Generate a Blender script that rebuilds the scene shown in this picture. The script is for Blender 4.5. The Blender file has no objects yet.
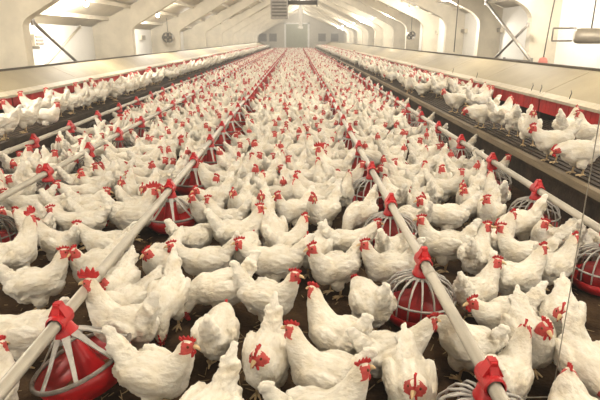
import bpy, bmesh, math, random
import numpy as np
from mathutils import Vector, Matrix, noise, Euler
R = math.radians
SC = bpy.context.scene
COL = SC.collection
rnd = random.Random(7)

# ------------------------------------------------------------------ camera, world, exposure
F = 520.0
CZ = 1.42
PITCH = math.atan(162 / F)
YAW = math.atan(3 / F)
cam_d = bpy.data.cameras.new('camera')
cam = bpy.data.objects.new('camera', cam_d); COL.objects.link(cam)
cam_d.sensor_width = 36; cam_d.lens = F / 600 * 36; cam_d.clip_start = .05; cam_d.clip_end = 300
cam.location = (0, 0, CZ)
cam.rotation_euler = (R(90) - PITCH, 0, -YAW)
SC.camera = cam
W = bpy.data.worlds.new('world'); SC.world = W; W.use_nodes = True
W.node_tree.nodes['Background'].inputs[0].default_value = (1, .9, .74, 1)
W.node_tree.nodes['Background'].inputs[1].default_value = .5
HAZE = .007
wv = W.node_tree.nodes.new('ShaderNodeVolumeScatter'); wv.inputs['Density'].default_value = HAZE; wv.inputs['Color'].default_value = (1, .96, .88, 1)
W.node_tree.links.new(wv.outputs[0], W.node_tree.nodes['World Output'].inputs['Volume'])
vs = SC.view_settings
vs.view_transform = 'Standard'; vs.look = 'None'; vs.gamma = 1; vs.exposure = 0.1
SC.cycles.max_bounces = 5; SC.cycles.diffuse_bounces = 2
LAMP_W = 200.0
LAMP_COL = (1, .93, .82)

fw = Vector((math.sin(YAW) * math.cos(PITCH), math.cos(YAW) * math.cos(PITCH), -math.sin(PITCH)))
rt = Vector((math.cos(YAW), -math.sin(YAW), 0))
up = rt.cross(fw)
C0 = Vector((0, 0, CZ))
def ray(px, py): return fw + rt * ((px - 300) / F) - up * ((py - 200) / F)
def at_z(px, py, z):
    d = ray(px, py); return C0 + d * ((z - CZ) / d.z)
def at_x(px, py, x):
    d = ray(px, py); return C0 + d * (x / d.x)
def at_y(px, py, y):
    d = ray(px, py); return C0 + d * (y / d.y)
def depth(p): return (Vector(p) - C0).dot(fw)
def pix(p):
    v = Vector(p) - C0; z = v.dot(fw)
    return 300 + F * v.dot(rt) / z, 200 - F * v.dot(up) / z

# ------------------------------------------------------------------ materials
def mat(name, col, rough=.6, metal=0., var=.0, vscale=8., bump=0., bscale=60., spec=.3, emit=None, col2=None, stretch=(1, 1, 1), rand=0.):
    m = bpy.data.materials.new(name); m.use_nodes = True
    nt = m.node_tree; b = nt.nodes['Principled BSDF']
    b.inputs['Base Color'].default_value = (*col, 1); b.inputs['Roughness'].default_value = rough
    b.inputs['Metallic'].default_value = metal; b.inputs['Specular IOR Level'].default_value = spec
    if emit:
        b.inputs['Emission Color'].default_value = (*emit[0], 1); b.inputs['Emission Strength'].default_value = emit[1]
    if var or bump or rand:
        tc = nt.nodes.new('ShaderNodeTexCoord'); mp = nt.nodes.new('ShaderNodeMapping')
        mp.inputs['Scale'].default_value = stretch
        nt.links.new(tc.outputs['Object'], mp.inputs['Vector'])
    last = None
    if var:
        n = nt.nodes.new('ShaderNodeTexNoise'); n.inputs['Scale'].default_value = vscale; n.inputs['Detail'].default_value = 6
        n.inputs['Roughness'].default_value = .62
        nt.links.new(mp.outputs[0], n.inputs['Vector'])
        cr = nt.nodes.new('ShaderNodeValToRGB')
        c2 = col2 or tuple(c * (1 - var) for c in col)
        cr.color_ramp.elements[0].position = .35; cr.color_ramp.elements[0].color = (*c2, 1)
        cr.color_ramp.elements[1].position = .62; cr.color_ramp.elements[1].color = (*col, 1)
        nt.links.new(n.outputs['Fac'], cr.inputs[0]); last = cr.outputs[0]
    if rand:
        oi = nt.nodes.new('ShaderNodeObjectInfo'); hs = nt.nodes.new('ShaderNodeHueSaturation')
        mr = nt.nodes.new('ShaderNodeMapRange'); mr.inputs[3].default_value = 1 - rand; mr.inputs[4].default_value = 1 + rand * .25
        nt.links.new(oi.outputs['Random'], mr.inputs[0]); nt.links.new(mr.outputs[0], hs.inputs['Value'])
        if last: nt.links.new(last, hs.inputs['Color'])
        else: hs.inputs['Color'].default_value = (*col, 1)
        last = hs.outputs[0]
    if last: nt.links.new(last, b.inputs['Base Color'])
    if bump:
        n2 = nt.nodes.new('ShaderNodeTexNoise'); n2.inputs['Scale'].default_value = bscale; n2.inputs['Detail'].default_value = 4
        nt.links.new(mp.outputs[0], n2.inputs['Vector'])
        bp = nt.nodes.new('ShaderNodeBump'); bp.inputs['Strength'].default_value = bump; bp.inputs['Distance'].default_value = .01
        nt.links.new(n2.outputs['Fac'], bp.inputs['Height']); nt.links.new(bp.outputs[0], b.inputs['Normal'])
    return m

M = {}
M['feather'] = mat('white_feathers', (.87, .83, .74), .8, var=.2, vscale=11, bump=.9, bscale=60, spec=.15, col2=(.72, .64, .50), stretch=(.5, 1, 1), rand=.10)
M['face'] = mat('red_face_skin', (.55, .075, .065), .55, var=.3, vscale=60, spec=.3)
M['comb'] = mat('red_comb', (.52, .022, .024), .5, var=.3, vscale=40, spec=.35)
M['shank'] = mat('pale_shank_skin', (.62, .45, .25), .6)
M['beak'] = mat('horn_beak', (.66, .47, .26), .45)
M['eye'] = mat('orange_brown_eye', (.10, .035, .01), .2, spec=.6)
M['litter'] = mat('dark_brown_litter', (.075, .045, .024), .95, var=.6, vscale=5, bump=1., bscale=55, spec=.1, col2=(.022, .012, .006))
M['straw'] = mat('straw_flakes', (.30, .21, .11), .9)
M['slat'] = mat('soiled_slats', (.055, .038, .025), .85, var=.5, vscale=6, bump=.5, bscale=40, col2=(.022, .015, .010))
M['rail'] = mat('weathered_rail_wood', (.25, .195, .125), .8, var=.5, vscale=7, bump=.5, bscale=30, stretch=(1, .15, 1))
M['lid'] = mat('beige_nest_lid', (.30, .25, .155), .65, var=.14, vscale=2.5, bump=.1, bscale=40)
M['lid_edge'] = mat('pale_lid_edge', (.52, .45, .33), .6, var=.25, vscale=9)
M['dark_edge'] = mat('dark_seal', (.10, .085, .065), .8)
M['red_plastic'] = mat('red_plastic', (.50, .010, .014), .38, var=.3, vscale=9, spec=.45)
M['dark_red'] = mat('deep_red_plastic', (.30, .010, .012), .45, var=.3, vscale=12)
M['curtain'] = mat('red_nest_curtain', (.52, .02, .018), .6, var=.35, vscale=8)
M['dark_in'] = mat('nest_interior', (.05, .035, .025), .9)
M['galv'] = mat('galvanised_pipe', (.50, .46, .385), .42, metal=.25, var=.3, vscale=14, bump=.12, bscale=90, stretch=(1, .15, 1))
M['grill'] = mat('grey_feeder_grill', (.52, .50, .46), .5, var=.25, vscale=30)
M['rim'] = mat('worn_grey_rim', (.27, .235, .21), .55, var=.45, vscale=25)
M['grill_dark'] = mat('dark_feeder_grill', (.16, .15, .13), .5, var=.3, vscale=30)
M['feed'] = mat('mash_feed', (.34, .19, .09), .95, var=.4, vscale=90, bump=.5, bscale=200)
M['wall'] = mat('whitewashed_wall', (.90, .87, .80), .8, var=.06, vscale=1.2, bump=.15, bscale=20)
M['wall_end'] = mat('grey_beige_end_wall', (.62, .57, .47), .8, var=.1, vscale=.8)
M['frame'] = mat('cream_painted_frame', (.70, .63, .50), .7, var=.16, vscale=2.5, bump=.1, bscale=25)
M['ceiling'] = mat('cream_ceiling_boards', (.73, .65, .50), .75, var=.14, vscale=1.5, stretch=(.2, 1, 1))
M['door'] = mat('grey_green_door', (.40, .40, .31), .6, var=.1, vscale=2)
M['steel'] = mat('grey_steel', (.33, .30, .26), .45, metal=.4, var=.25, vscale=10)
M['dark'] = mat('dark_steel', (.10, .09, .075), .5, var=.2, vscale=10)
M['heater'] = mat('heater_casing', (.46, .41, .33), .45, metal=.3, var=.2, vscale=8)
M['pink'] = mat('pink_plastic', (.75, .27, .22), .5)
M['bulb'] = mat('lamp_glass', (1, .95, .85), .3, emit=((1, .9, .72), 26))

# ------------------------------------------------------------------ helpers
def link(name, me, parent=None):
    o = bpy.data.objects.new(name, me); COL.objects.link(o)
    if parent is not None: o.parent = parent
    return o
def tag(o, label=None, cat=None, group=None, kind=None):
    if label: o['label'] = label
    if cat: o['category'] = cat
    if group: o['group'] = group
    if kind: o['kind'] = kind
    return o
def empty(name, loc, label, cat, group=None, rz=0):
    o = link(name, None); o.location = loc; o.rotation_euler = (0, 0, rz)
    return tag(o, label, cat, group)
def mesh_of(bm, name, mats, smooth=False):
    bmesh.ops.recalc_face_normals(bm, faces=bm.faces)
    me = bpy.data.meshes.new(name); bm.to_mesh(me); bm.free()
    for m in (mats if isinstance(mats, (list, tuple)) else [mats]): me.materials.append(m)
    if smooth: me.polygons.foreach_set('use_smooth', [True] * len(me.polygons))
    return me
def box(bm, a, b, mi=0, mx=None):
    vs_ = [bm.verts.new(((a, b)[i][0], (a, b)[j][1], (a, b)[k][2])) for i in (0, 1) for j in (0, 1) for k in (0, 1)]
    if mx:
        for v in vs_: v.co = mx @ v.co
    for q in ((0, 1, 3, 2), (4, 6, 7, 5), (0, 4, 5, 1), (2, 3, 7, 6), (0, 2, 6, 4), (1, 5, 7, 3)):
        bm.faces.new([vs_[i] for i in q]).material_index = mi
def tube(bm, pts, rad, n=8, mi=0, cap=True):
    pts = [Vector(p) for p in pts]
    rad = rad if isinstance(rad, (list, tuple)) else [rad] * len(pts)
    rings = []; u = None
    for i, p in enumerate(pts):
        t = (pts[min(i + 1, len(pts) - 1)] - pts[max(i - 1, 0)]).normalized()
        if u is None:
            u = t.orthogonal().normalized()
        else:
            u = (u - t * u.dot(t)).normalized()
        w = t.cross(u)
        rings.append([bm.verts.new(p + (u * math.cos(2 * math.pi * k / n) + w * math.sin(2 * math.pi * k / n)) * rad[i]) for k in range(n)])
    for a, b in zip(rings, rings[1:]):
        for k in range(n):
            bm.faces.new((a[k], a[(k + 1) % n], b[(k + 1) % n], b[k])).material_index = mi
    if cap:
        bm.faces.new(rings[0][::-1]).material_index = mi; bm.faces.new(rings[-1]).material_index = mi
def lathe(bm, prof, n=28, mi=0, c=(0, 0), closed=False):
    rings = [[bm.verts.new((c[0] + r * math.cos(2 * math.pi * k / n), c[1] + r * math.sin(2 * math.pi * k / n), z)) for k in range(n)] for r, z in prof]
    pr = list(zip(rings, rings[1:])) + ([(rings[-1], rings[0])] if closed else [])
    for a, b in pr:
        for k in range(n):
            bm.faces.new((a[k], a[(k + 1) % n], b[(k + 1) % n], b[k])).material_index = mi
    return rings
def ring(bm, R_, r, z, n=32, m=8, mi=0):
    lathe(bm, [(R_ + r * math.cos(2 * math.pi * k / m), z + r * math.sin(2 * math.pi * k / m)) for k in range(m)], n, mi, closed=True)
def ell(bm, c, rad, rot=None, sub=2, mi=0):
    mx = Matrix.Translation(c) @ (rot.to_4x4() if rot is not None else Matrix.Identity(4)) @ Matrix.Diagonal((*rad, 1))
    r = bmesh.ops.create_icosphere(bm, subdivisions=sub, radius=1, matrix=mx)
    if mi:
        for v in r['verts']:
            for f in v.link_faces: f.material_index = mi
def prism(bm, poly, a, b, fn, mi=0):
    """extrude a 2D polygon between offsets a and b, fn(u, v, w) -> point"""
    A = [bm.verts.new(fn(u, v, a)) for u, v in poly]; B = [bm.verts.new(fn(u, v, b)) for u, v in poly]
    bm.faces.new(A[::-1]).material_index = mi; bm.faces.new(B).material_index = mi
    n = len(poly)
    for i in range(n): bm.faces.new((A[i], A[(i + 1) % n], B[(i + 1) % n], B[i])).material_index = mi

Y0, Y1 = -9.0, 65.0
XWL, XWR, XRG = -5.5, 6.03, .27
ZE = 1.71; ZER = 2.25; ZR = 4.6
SLAT_Z = .35
SL_L, SL_R = -3.1, 2.15        # slat front edges
NB_L, NB_R = -3.85, 3.3        # nest fronts

# ------------------------------------------------------------------ the setting
def struct(name, bm, m, smooth=False):
    return tag(link(name, mesh_of(bm, name, m, smooth)), kind='structure')
bm = bmesh.new(); box(bm, (XWL, Y0, -.1), (XWR, Y1, 0)); struct('floor', bm, M['litter'])
bm = bmesh.new(); box(bm, (XWL - .15, Y0, -.1), (XWL, Y1, ZE)); struct('wall_left', bm, M['wall'])
bm = bmesh.new(); box(bm, (XWR, Y0, -.1), (XWR + .15, Y1, ZER)); struct('wall_right', bm, M['wall'])
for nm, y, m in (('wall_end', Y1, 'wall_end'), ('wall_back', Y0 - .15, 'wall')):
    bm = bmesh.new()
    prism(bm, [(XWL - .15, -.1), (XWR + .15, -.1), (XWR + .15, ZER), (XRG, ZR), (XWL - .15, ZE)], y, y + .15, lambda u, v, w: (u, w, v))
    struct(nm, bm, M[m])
bm = bmesh.new()
prism(bm, [(XWL - .15, ZE), (XRG, ZR), (XWR + .15, ZER), (XWR + .15, ZER + .12), (XRG, ZR + .12), (XWL - .15, ZE + .12)], Y0 - .15, Y1 + .15, lambda u, v, w: (u, w, v))
struct('ceiling', bm, M['ceiling'])
# board battens under the ceiling run along the house
def roof_z(x): return ZE + (ZR - ZE) * (x - XWL) / (XRG - XWL) if x < XRG else ZER + (ZR - ZER) * (XWR - x) / (XWR - XRG)
bm = bmesh.new()
for k in range(9):
    for x in (XWL + .45 + k * .6, XWR - .45 - k * .6):
        z = roof_z(x); box(bm, (x - .03, Y0, z - .07), (x + .03, Y1, z + .02))
struct('trim_1', bm, M['frame'])

# portal frames: a deep post with a curved haunch running into a tapering rafter
def half_frame(y, side):
    s = -1 if side == 'left' else 1
    xo, xi = (XWL, -4.45) if s < 0 else (XWR, 5.4)
    zk = 1.58 if s < 0 else 1.78; ze = ZE if s < 0 else ZER
    inner = [(xi, 0), (xi, zk)]
    ex, ez = XRG, ZR - .22
    mid = (xi - s * .34, zk + .42) if s > 0 else (xi + .16, zk + .20)
    for t in (.2, .4, .6, .8, 1.):
        p0, p1, p2 = Vector((xi, zk)), Vector((xi, zk + (.12 if s < 0 else .24))), Vector(mid)
        q = p0 * (1 - t) ** 2 + p1 * 2 * t * (1 - t) + p2 * t * t
        inner.append((q.x, q.y))
    inner.append((ex, ez))
    poly = inner + [(XRG, ZR), (xo, ze), (xo, 0)]
    bm = bmesh.new(); prism(bm, poly, y - .1, y + .1, lambda u, v, w: (u, w, v))
    me = mesh_of(bm, 'portal_frame', M['frame'])
    bm = bmesh.new()                                   # flange along the inner edge
    for (a, b) in zip(inner, inner[1:]):
        d = Vector((b[0] - a[0], 0, b[1] - a[1])); L = d.length; d.normalize()
        nrm = Vector((0, 1, 0)); w = d.cross(nrm)
        mx = Matrix.Translation((a[0], y, a[1])) @ Matrix((d, nrm, w)).transposed().to_4x4()
        box(bm, (0, -.115, -.01), (L, .115, .01), 0, mx)
    return me, mesh_of(bm, 'flange', M['frame'])
ORD = ['nearest', 'second', 'third', 'fourth', 'fifth', 'sixth', 'seventh', 'eighth', 'ninth', 'tenth', 'eleventh', 'twelfth', 'thirteenth', 'fourteenth',
       'fifteenth', 'sixteenth', 'seventeenth', 'eighteenth', 'nineteenth', 'twentieth', 'twenty-first', 'twenty-second', 'twenty-third', 'twenty-fourth',
       'twenty-fifth', 'twenty-sixth', 'twenty-seventh', 'twenty-eighth', 'twenty-ninth', 'thirtieth'] 
TENS = ['', '', 'twenty', 'thirty', 'forty', 'fifty', 'sixty', 'seventy']
UNITS = ['', 'first', 'second', 'third', 'fourth', 'fifth', 'sixth', 'seventh', 'eighth', 'ninth']
def ordinal(k):
    n = k + 1
    if n <= 20: return ORD[k]
    t, u = divmod(n, 10)
    return (TENS[t][:-1] + 'ieth') if u == 0 else TENS[t] + '-' + UNITS[u]
def in_frame(p, m=0):
    if depth(p) < .3: return False
    q = pix(p); return -m < q[0] < 600 + m and -m < q[1] < 400 + m
def vis_ord(k, v0, what, noun):
    if k < v0: return 'before those in frame'
    return 'nearest the camera' if k == v0 else '%s from the camera' % ordinal(k - v0)
def frames(ys, side):
    protos = half_frame(0, side)
    for k, y in enumerate(ys):
        o = link('portal_frame', protos[0]); o.location = (0, y, 0)
        tag(o, 'cream portal frame post and rafter along the %s wall, %s down the house' % (side, ordinal(k).replace('nearest', 'first')), 'frame', 'portal frames of the %s wall' % side)
        f = link('flange', protos[1], o)
zc2D = lambda z, zz=1.42: (z - (CZ - zz) * math.sin(PITCH)) / math.cos(PITCH)
frames([zc2D(8.6) + 5.85 * k for k in range(10)], 'left')
frames([zc2D(12.1) + 3.56 * k for k in range(15)], 'right')

# far end: doorway and fan shutters
bm = bmesh.new(); box(bm, (-1.28, Y1 - .08, 0), (1.28, Y1, 3.0))
for x in (-1.28, 0.0, 1.22): box(bm, (x - .03, Y1 - .11, 0), (x + .06, Y1 - .08, 3.0))
d = struct('door_1', bm, M['door'])
bm = bmesh.new(); box(bm, (-1.5, Y1 - .12, 0), (-1.28, Y1, 3.15)); box(bm, (1.28, Y1 - .12, 0), (1.5, Y1, 3.15)); box(bm, (-1.5, Y1 - .12, 3.0), (1.5, Y1, 3.15))
o = link('door_frame', mesh_of(bm, 'door_frame', M['wall']), d)
for px, nm in ((248, 'beside the corner on the left'), (273, 'just left of the end door'), (322, 'just right of the end door'), (346.5, 'beside the corner on the right')):
    p = at_y(px, 37.5, Y1 - .06)
    p.x = min(max(p.x, -4.05), 4.5)
    e = empty('wall_fan', (p.x, Y1 - .001, p.z), 'square grey wall fan on the far end wall, ' + nm, 'fan', 'fans on the far end wall')
    bm = bmesh.new(); box(bm, (-.46, -.06, -.46), (.46, 0, .46)); link('fan_housing', mesh_of(bm, 'fan_housing', M['steel']), e)
    bm = bmesh.new()
    for k in range(6): box(bm, (-.4, -.09, -.38 + k * .13), (.4, -.06, -.30 + k * .13))
    link('shutter', mesh_of(bm, 'shutter', M['dark']), e)

# ------------------------------------------------------------------ slatted platforms
def platform(side, xa, xb, label):
    s = 1 if side == 'right' else -1
    e = empty('slatted_platform', (xa, Y0, 0), label, 'platform')
    bm = bmesh.new(); x = .06
    w = abs(xb - xa) + .5
    while x < w:
        a, b = sorted((s * x, s * (x + .045))); box(bm, (a, 0, SLAT_Z - .03), (b, Y1 - Y0, SLAT_Z)); x += .07
    link('slats', mesh_of(bm, 'slats', M['slat']), e)
    bm = bmesh.new(); a, b = sorted((s * .0, s * .06)); box(bm, (a, 0, SLAT_Z - .045), (b, Y1 - Y0, SLAT_Z + .012))
    link('edge_rail', mesh_of(bm, 'edge_rail', M['rail'] if s > 0 else M['slat']), e)
    bm = bmesh.new(); a, b = sorted((s * .03, s * .05)); box(bm, (a, 0, 0), (b, Y1 - Y0, SLAT_Z - .04))
    link('front_board', mesh_of(bm, 'front_board', M['slat']), e)
platform('right', SL_R, NB_R, 'raised dark slatted floor with tan edge rail before the nests on the right')
platform('left', SL_L, NB_L, 'raised dark slatted floor before the nests along the left wall')

# ------------------------------------------------------------------ nest boxes
NL = 2.4
def nest_meshes(side):
    s = 1 if side == 'right' else -1
    if s > 0: lo, hi = (0, .672), (.68, 1.012)
    else: lo, hi = (0, .69), (.55, .955)
    ms = {}
    L = NL - .012
    fn = lambda u, v, w: (s * u, w, v)
    bm = bmesh.new(); prism(bm, [(lo[0] - .03, lo[1]), (hi[0], hi[1]), (hi[0], hi[1] - .02), (lo[0] - .03, lo[1] - .02)], 0, L, fn); ms['lid'] = mesh_of(bm, 'lid', M['lid'])
    bm = bmesh.new()
    sl = (hi[1] - lo[1]) / (hi[0] - lo[0])
    prism(bm, [(-.045, lo[1] + .004), (.045, lo[1] + .09 * sl + .004), (.045, lo[1] + .08 * sl - .012), (-.045, lo[1] - .03)], 0, L, fn); ms['edge_strip'] = mesh_of(bm, 'edge_strip', M['lid_edge'])
    bm = bmesh.new(); box(bm, *sorted2((s * (hi[0] - .02), 0, hi[1] - .02), (s * (hi[0] + .03), L, hi[1] + .022))); ms['hinge_bar'] = mesh_of(bm, 'hinge_bar', M['dark_edge'])
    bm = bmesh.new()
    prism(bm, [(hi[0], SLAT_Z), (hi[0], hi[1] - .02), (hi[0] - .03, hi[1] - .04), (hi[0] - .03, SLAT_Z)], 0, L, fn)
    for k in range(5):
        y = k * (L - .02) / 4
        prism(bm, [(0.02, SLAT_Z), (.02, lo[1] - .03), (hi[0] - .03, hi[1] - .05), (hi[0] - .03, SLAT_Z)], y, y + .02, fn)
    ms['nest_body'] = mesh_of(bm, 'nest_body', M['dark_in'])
    bm = bmesh.new(); h = .2 if s > 0 else .15
    for k in range(4):                                  # four hanging flaps, slightly curved
        y = k * L / 4
        for j in range(6):
            ya, yb = y + .01 + j * .096, y + .01 + (j + 1) * .096
            xo = .004 * math.sin(j * 2.1 + k)
            box(bm, *sorted2((s * (0 + xo), ya, lo[1] - .01 - h), (s * (.012 + xo), yb, lo[1] - .015)))
    ms['curtain'] = mesh_of(bm, 'curtain', M['curtain'])
    return ms
def sorted2(a, b): return tuple(min(p, q) for p, q in zip(a, b)), tuple(max(p, q) for p, q in zip(a, b))
NEST_V0 = {}
for side, x in (('left', NB_L), ('right', NB_R)):
    ms = nest_meshes(side)
    NV0 = min(k for k in range(26) if in_frame((x, 2.35 + (k + 1) * NL - .1, .6)))
    NEST_V0[side] = NV0
    for k in range(26):
        y = 2.35 + k * NL
        e = empty('nest_box', (x, y, 0), 'beige lidded nest box with red flap on the %s, %s' % (side, vis_ord(k, NV0, 0, 0)), 'nest box', 'nest boxes on the %s' % side)
        for nm, me in ms.items(): link(nm, me, e)
# hooks standing on the lid rim at the right
for px, py in ((528.5, 95), (537, 97), (566, 104), (474, 82), (451, 72)):
    p = at_x(px, py, NB_R - .01)
    e = empty('wire_hook', (NB_R + .02, p.y, .68), '', 'hook', 'bent wire hooks on the right nest rim')
    e['label'] = 'dark wire hook on the right nest rim, ' + {528.5: 'farther one of the close pair', 537: 'nearer one of the close pair', 566: 'nearest the camera', 474: 'second farthest of five', 451: 'farthest of five'}[px]
    bm = bmesh.new(); tube(bm, [(0, 0, 0), (.005, .0, .05), (.02, 0, .1), (.02, .02, .13)], .005, 6); link('rod', mesh_of(bm, 'rod', M['dark'], True), e)
    bm = bmesh.new(); box(bm, (-.02, -.02, -.008), (.02, .02, .006)); link('clip', mesh_of(bm, 'clip', M['dark']), e)

# ------------------------------------------------------------------ feed pipes
PZ, PR = .335, .025
LINES = {'L3': (-2.9, 4.73, .96), 'L2': (-2.11, 3.34, .93), 'L1': (-.955, 1.86, .95), 'R1': (.64, 1.47, .955), 'R2': (1.80, 2.78, .95)}
PIPE_NAME = {'L3': 'far left', 'L2': 'second left', 'L1': 'left centre', 'R1': 'right centre', 'R2': 'far right'}
bm = bmesh.new(); tube(bm, [(0, 0, PZ), (0, .07, PZ)], PR + .004, 14); ME_COUP = mesh_of(bm, 'coupling', M['galv'], True)
for k, (x, yy, sp) in LINES.items():
    bm = bmesh.new()
    y = -1.6; pts = []
    while y < Y1 - 1.5:
        pts.append((0, y, PZ)); y += .8
    tube(bm, pts, PR, 14)
    o = link('feed_pipe', mesh_of(bm, 'feed_pipe', M['galv'], True)); o.location = (x, 0, 0)
    tag(o, 'long grey metal feed pipe carrying the %s row of pan feeders' % PIPE_NAME[k], 'pipe', 'feed pipes')
    y = 2.25
    while y < 16:                                      # couplings where pipe lengths meet
        c = link('coupling', ME_COUP, o); c.location = (0, y, 0); y += 2.87

def feeder_meshes(kind):
    ms = {}
    # clamp hugging the pipe, with a peaked hat, and the drop cone below
    bm = bmesh.new()
    n = 18
    prof = [(-.055, PR + .006), (-.05, PR + .012), (.05, PR + .012), (.055, PR + .006)]
    rings_ = []
    for yy, r in prof:
        rings_.append([bm.verts.new((r * math.cos(2 * math.pi * k / n), yy, PZ + r * math.sin(2 * math.pi * k / n) * (1.0 if math.sin(2 * math.pi * k / n) < 0 else 1.12))) for k in range(n)])
    for a, b in zip(rings_, rings_[1:]):
        for k in range(n): bm.faces.new((a[k], a[(k + 1) % n], b[(k + 1) % n], b[k]))
    pk = .055              # peaked fin on top
    prism(bm, [(-.045, PZ + PR), (-.012, PZ + PR + pk), (.012, PZ + PR + pk), (.045, PZ + PR)], -.014, .014, lambda u, v, w: (w, u, v))
    prism(bm, [(-.036, PZ + PR), (-.009, PZ + PR + pk * .95), (.009, PZ + PR + pk * .95), (.036, PZ + PR)], -.022, .022, lambda u, v, w: (u, w, v))
    ms['clamp'] = mesh_of(bm, 'clamp', M['red_plastic'], False)
    bm = bmesh.new()
    lathe(bm, [(.028, PZ - .01), (.038, PZ - .025), (.043, PZ - .05), (.05, PZ - .062), (.048, PZ - .072), (.03, PZ - .072)], 20)
    ms['drop_collar'] = mesh_of(bm, 'drop_collar', M['red_plastic'], True)
    bm = bmesh.new()
    lathe(bm, [(.036, PZ - .07), (.045, .17), (.068, .085), (.072, .06), (.03, .055)] if kind == 'open' else [(.036, PZ - .07), (.042, .20), (.055, .15), (.125, .122), (.138, .05), (.03, .045)], 22)
    ms['feed_tube'] = mesh_of(bm, 'feed_tube', M['red_plastic'] if kind == 'open' else M['dark_red'], True)
    if kind == 'open':
        RR, zr = .205, .140
        bm = bmesh.new()
        lathe(bm, [(.02, .02), (.10, .018), (.15, .03), (.188, .08), (RR, zr), (RR - .004, zr), (.182, .084), (.145, .04), (.09, .03), (.02, .03)], 36)
        ms['pan'] = mesh_of(bm, 'pan', M['red_plastic'], True)
        bm = bmesh.new(); ring(bm, RR, .0095, zr + .004, 40, 8)
        ms['rim'] = mesh_of(bm, 'rim', M['rim'], True)
        sp = []
        for k in range(8):
            a = 2 * math.pi * (k + .4) / 8; c, s = math.cos(a), math.sin(a)
            bm = bmesh.new()
            rings_ = []
            for (r, z, w, t) in ((.048, .272, .018, .004), (.075, .252, .013, .004), (.135, .197, .0085, .004), (.199, .147, .0075, .005)):
                o_ = Vector((c * r, s * r, z)); tan = Vector((-s, c, 0))
                rings_.append([bm.verts.new(o_ + tan * w + Vector((0, 0, t))), bm.verts.new(o_ - tan * w + Vector((0, 0, t))), bm.verts.new(o_ - tan * w - Vector((0, 0, t))), bm.verts.new(o_ + tan * w - Vector((0, 0, t)))])
            for p, q in zip(rings_, rings_[1:]):
                for j in range(4): bm.faces.new((p[j], p[(j + 1) % 4], q[(j + 1) % 4], q[j]))
            bm.faces.new(rings_[0]); bm.faces.new(rings_[-1])
            sp.append(mesh_of(bm, 'spoke', M['grill']))
        ms['spoke'] = sp
        bm = bmesh.new(); lathe(bm, [(.03, .268), (.055, .262), (.056, .25), (.03, .25)], 20); ms['grill_hub'] = mesh_of(bm, 'grill_hub', M['grill'], True)
    else:
        g = M['grill'] if kind == 'wire' else M['grill_dark']
        RR, zr = .185, .085
        bm = bmesh.new()
        lathe(bm, [(.02, .01), (.13, .008), (.16, .02), (RR, zr - .005), (RR - .008, zr - .005), (.152, .03), (.10, .02), (.02, .02)], 36)
        ms['pan'] = mesh_of(bm, 'pan', M['red_plastic'], True)
        bm = bmesh.new(); ring(bm, RR - .004, .006, zr + .06, 40, 8); ms['rim'] = mesh_of(bm, 'rim', g, True)
        sp = []
        for k in range(18):
            a = 2 * math.pi * k / 18; c, s = math.cos(a), math.sin(a)
            bm = bmesh.new()
            tube(bm, [(c * r, s * r, z) for r, z in ((.046, .256), (.085, .256), (.135, .232), (.168, .192), (.181, .145), (.181, .085))], [.0065, .006, .0052, .005, .0045, .0045], 6)
            sp.append(mesh_of(bm, 'spoke', g, True))
        ms['spoke'] = sp
        bm = bmesh.new(); lathe(bm, [(.03, .262), (.052, .258), (.054, .245), (.03, .245)], 20); ms['grill_hub'] = mesh_of(bm, 'grill_hub', g, True)
    bm = bmesh.new()
    lathe(bm, [(.0005, .05), (.09, .045), (.135, .042), (.138, .038)], 24)
    ms['feed'] = mesh_of(bm, 'feed', M['feed'], True)
    return ms
FM = {k: feeder_meshes(k) for k in ('open', 'wire', 'dark')}
def feeder_simple(kind):
    bm = bmesh.new(); ms = FM[kind]
    for nm in ('clamp', 'drop_collar', 'pan', 'rim', 'feed_tube'):
        n0 = len(bm.faces)
        bm.from_mesh(ms[nm]); bm.faces.ensure_lookup_table()
        for f in bm.faces[n0:]: f.material_index = 1 if nm == 'rim' else 0
    return mesh_of(bm, 'pan_feeder', [M['red_plastic'], ms['rim'].materials[0]])
FS = {k: feeder_simple(k) for k in FM}
FEED_Y = {}; PV0 = {}
for ln, (x, yy, sp) in LINES.items():
    kind = {'L1': 'open', 'R1': 'wire', 'R2': 'wire'}.get(ln, 'dark')
    ys = [yy + sp * k for k in range(58) if not (ln == 'L1' and k == 1)]
    FEED_Y[ln] = ys
    PV0[ln] = min(k for k in range(len(ys)) if in_frame((x, ys[k], .3), 6))
    adj = {'open': 'red pan feeder with grey spokes', 'wire': 'red pan feeder under a wire grill', 'dark': 'red pan feeder under a dark grill'}[kind]
    for k, y in enumerate(ys):
        if y > 56: break
        lab = '%s on the %s pipe, %s' % (adj, PIPE_NAME[ln], vis_ord(k, PV0[ln], 0, 0))
        tilt = R(-20) if (ln == 'L1' and k == 0) else R(rnd.uniform(-3, 3))
        SW = Matrix.Translation((0, 0, PZ)) @ Matrix.Rotation(tilt, 4, 'Y') @ Matrix.Translation((0, 0, -PZ))
        if y < 10.5:
            o = empty('pan_feeder', (x, y, 0), lab, 'feeder', 'pan feeders on the %s pipe' % PIPE_NAME[ln])
            for nm, me in FM[kind].items():
                for m_ in (me if isinstance(me, list) else [me]):
                    c = link(nm, m_, o)
                    if nm != 'clamp': c.matrix_local = SW
        else:
            o = link('pan_feeder', FS[kind]); o.location = (x, y, 0)
            tag(o, lab, 'feeder', 'pan feeders on the %s pipe' % PIPE_NAME[ln])

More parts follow.
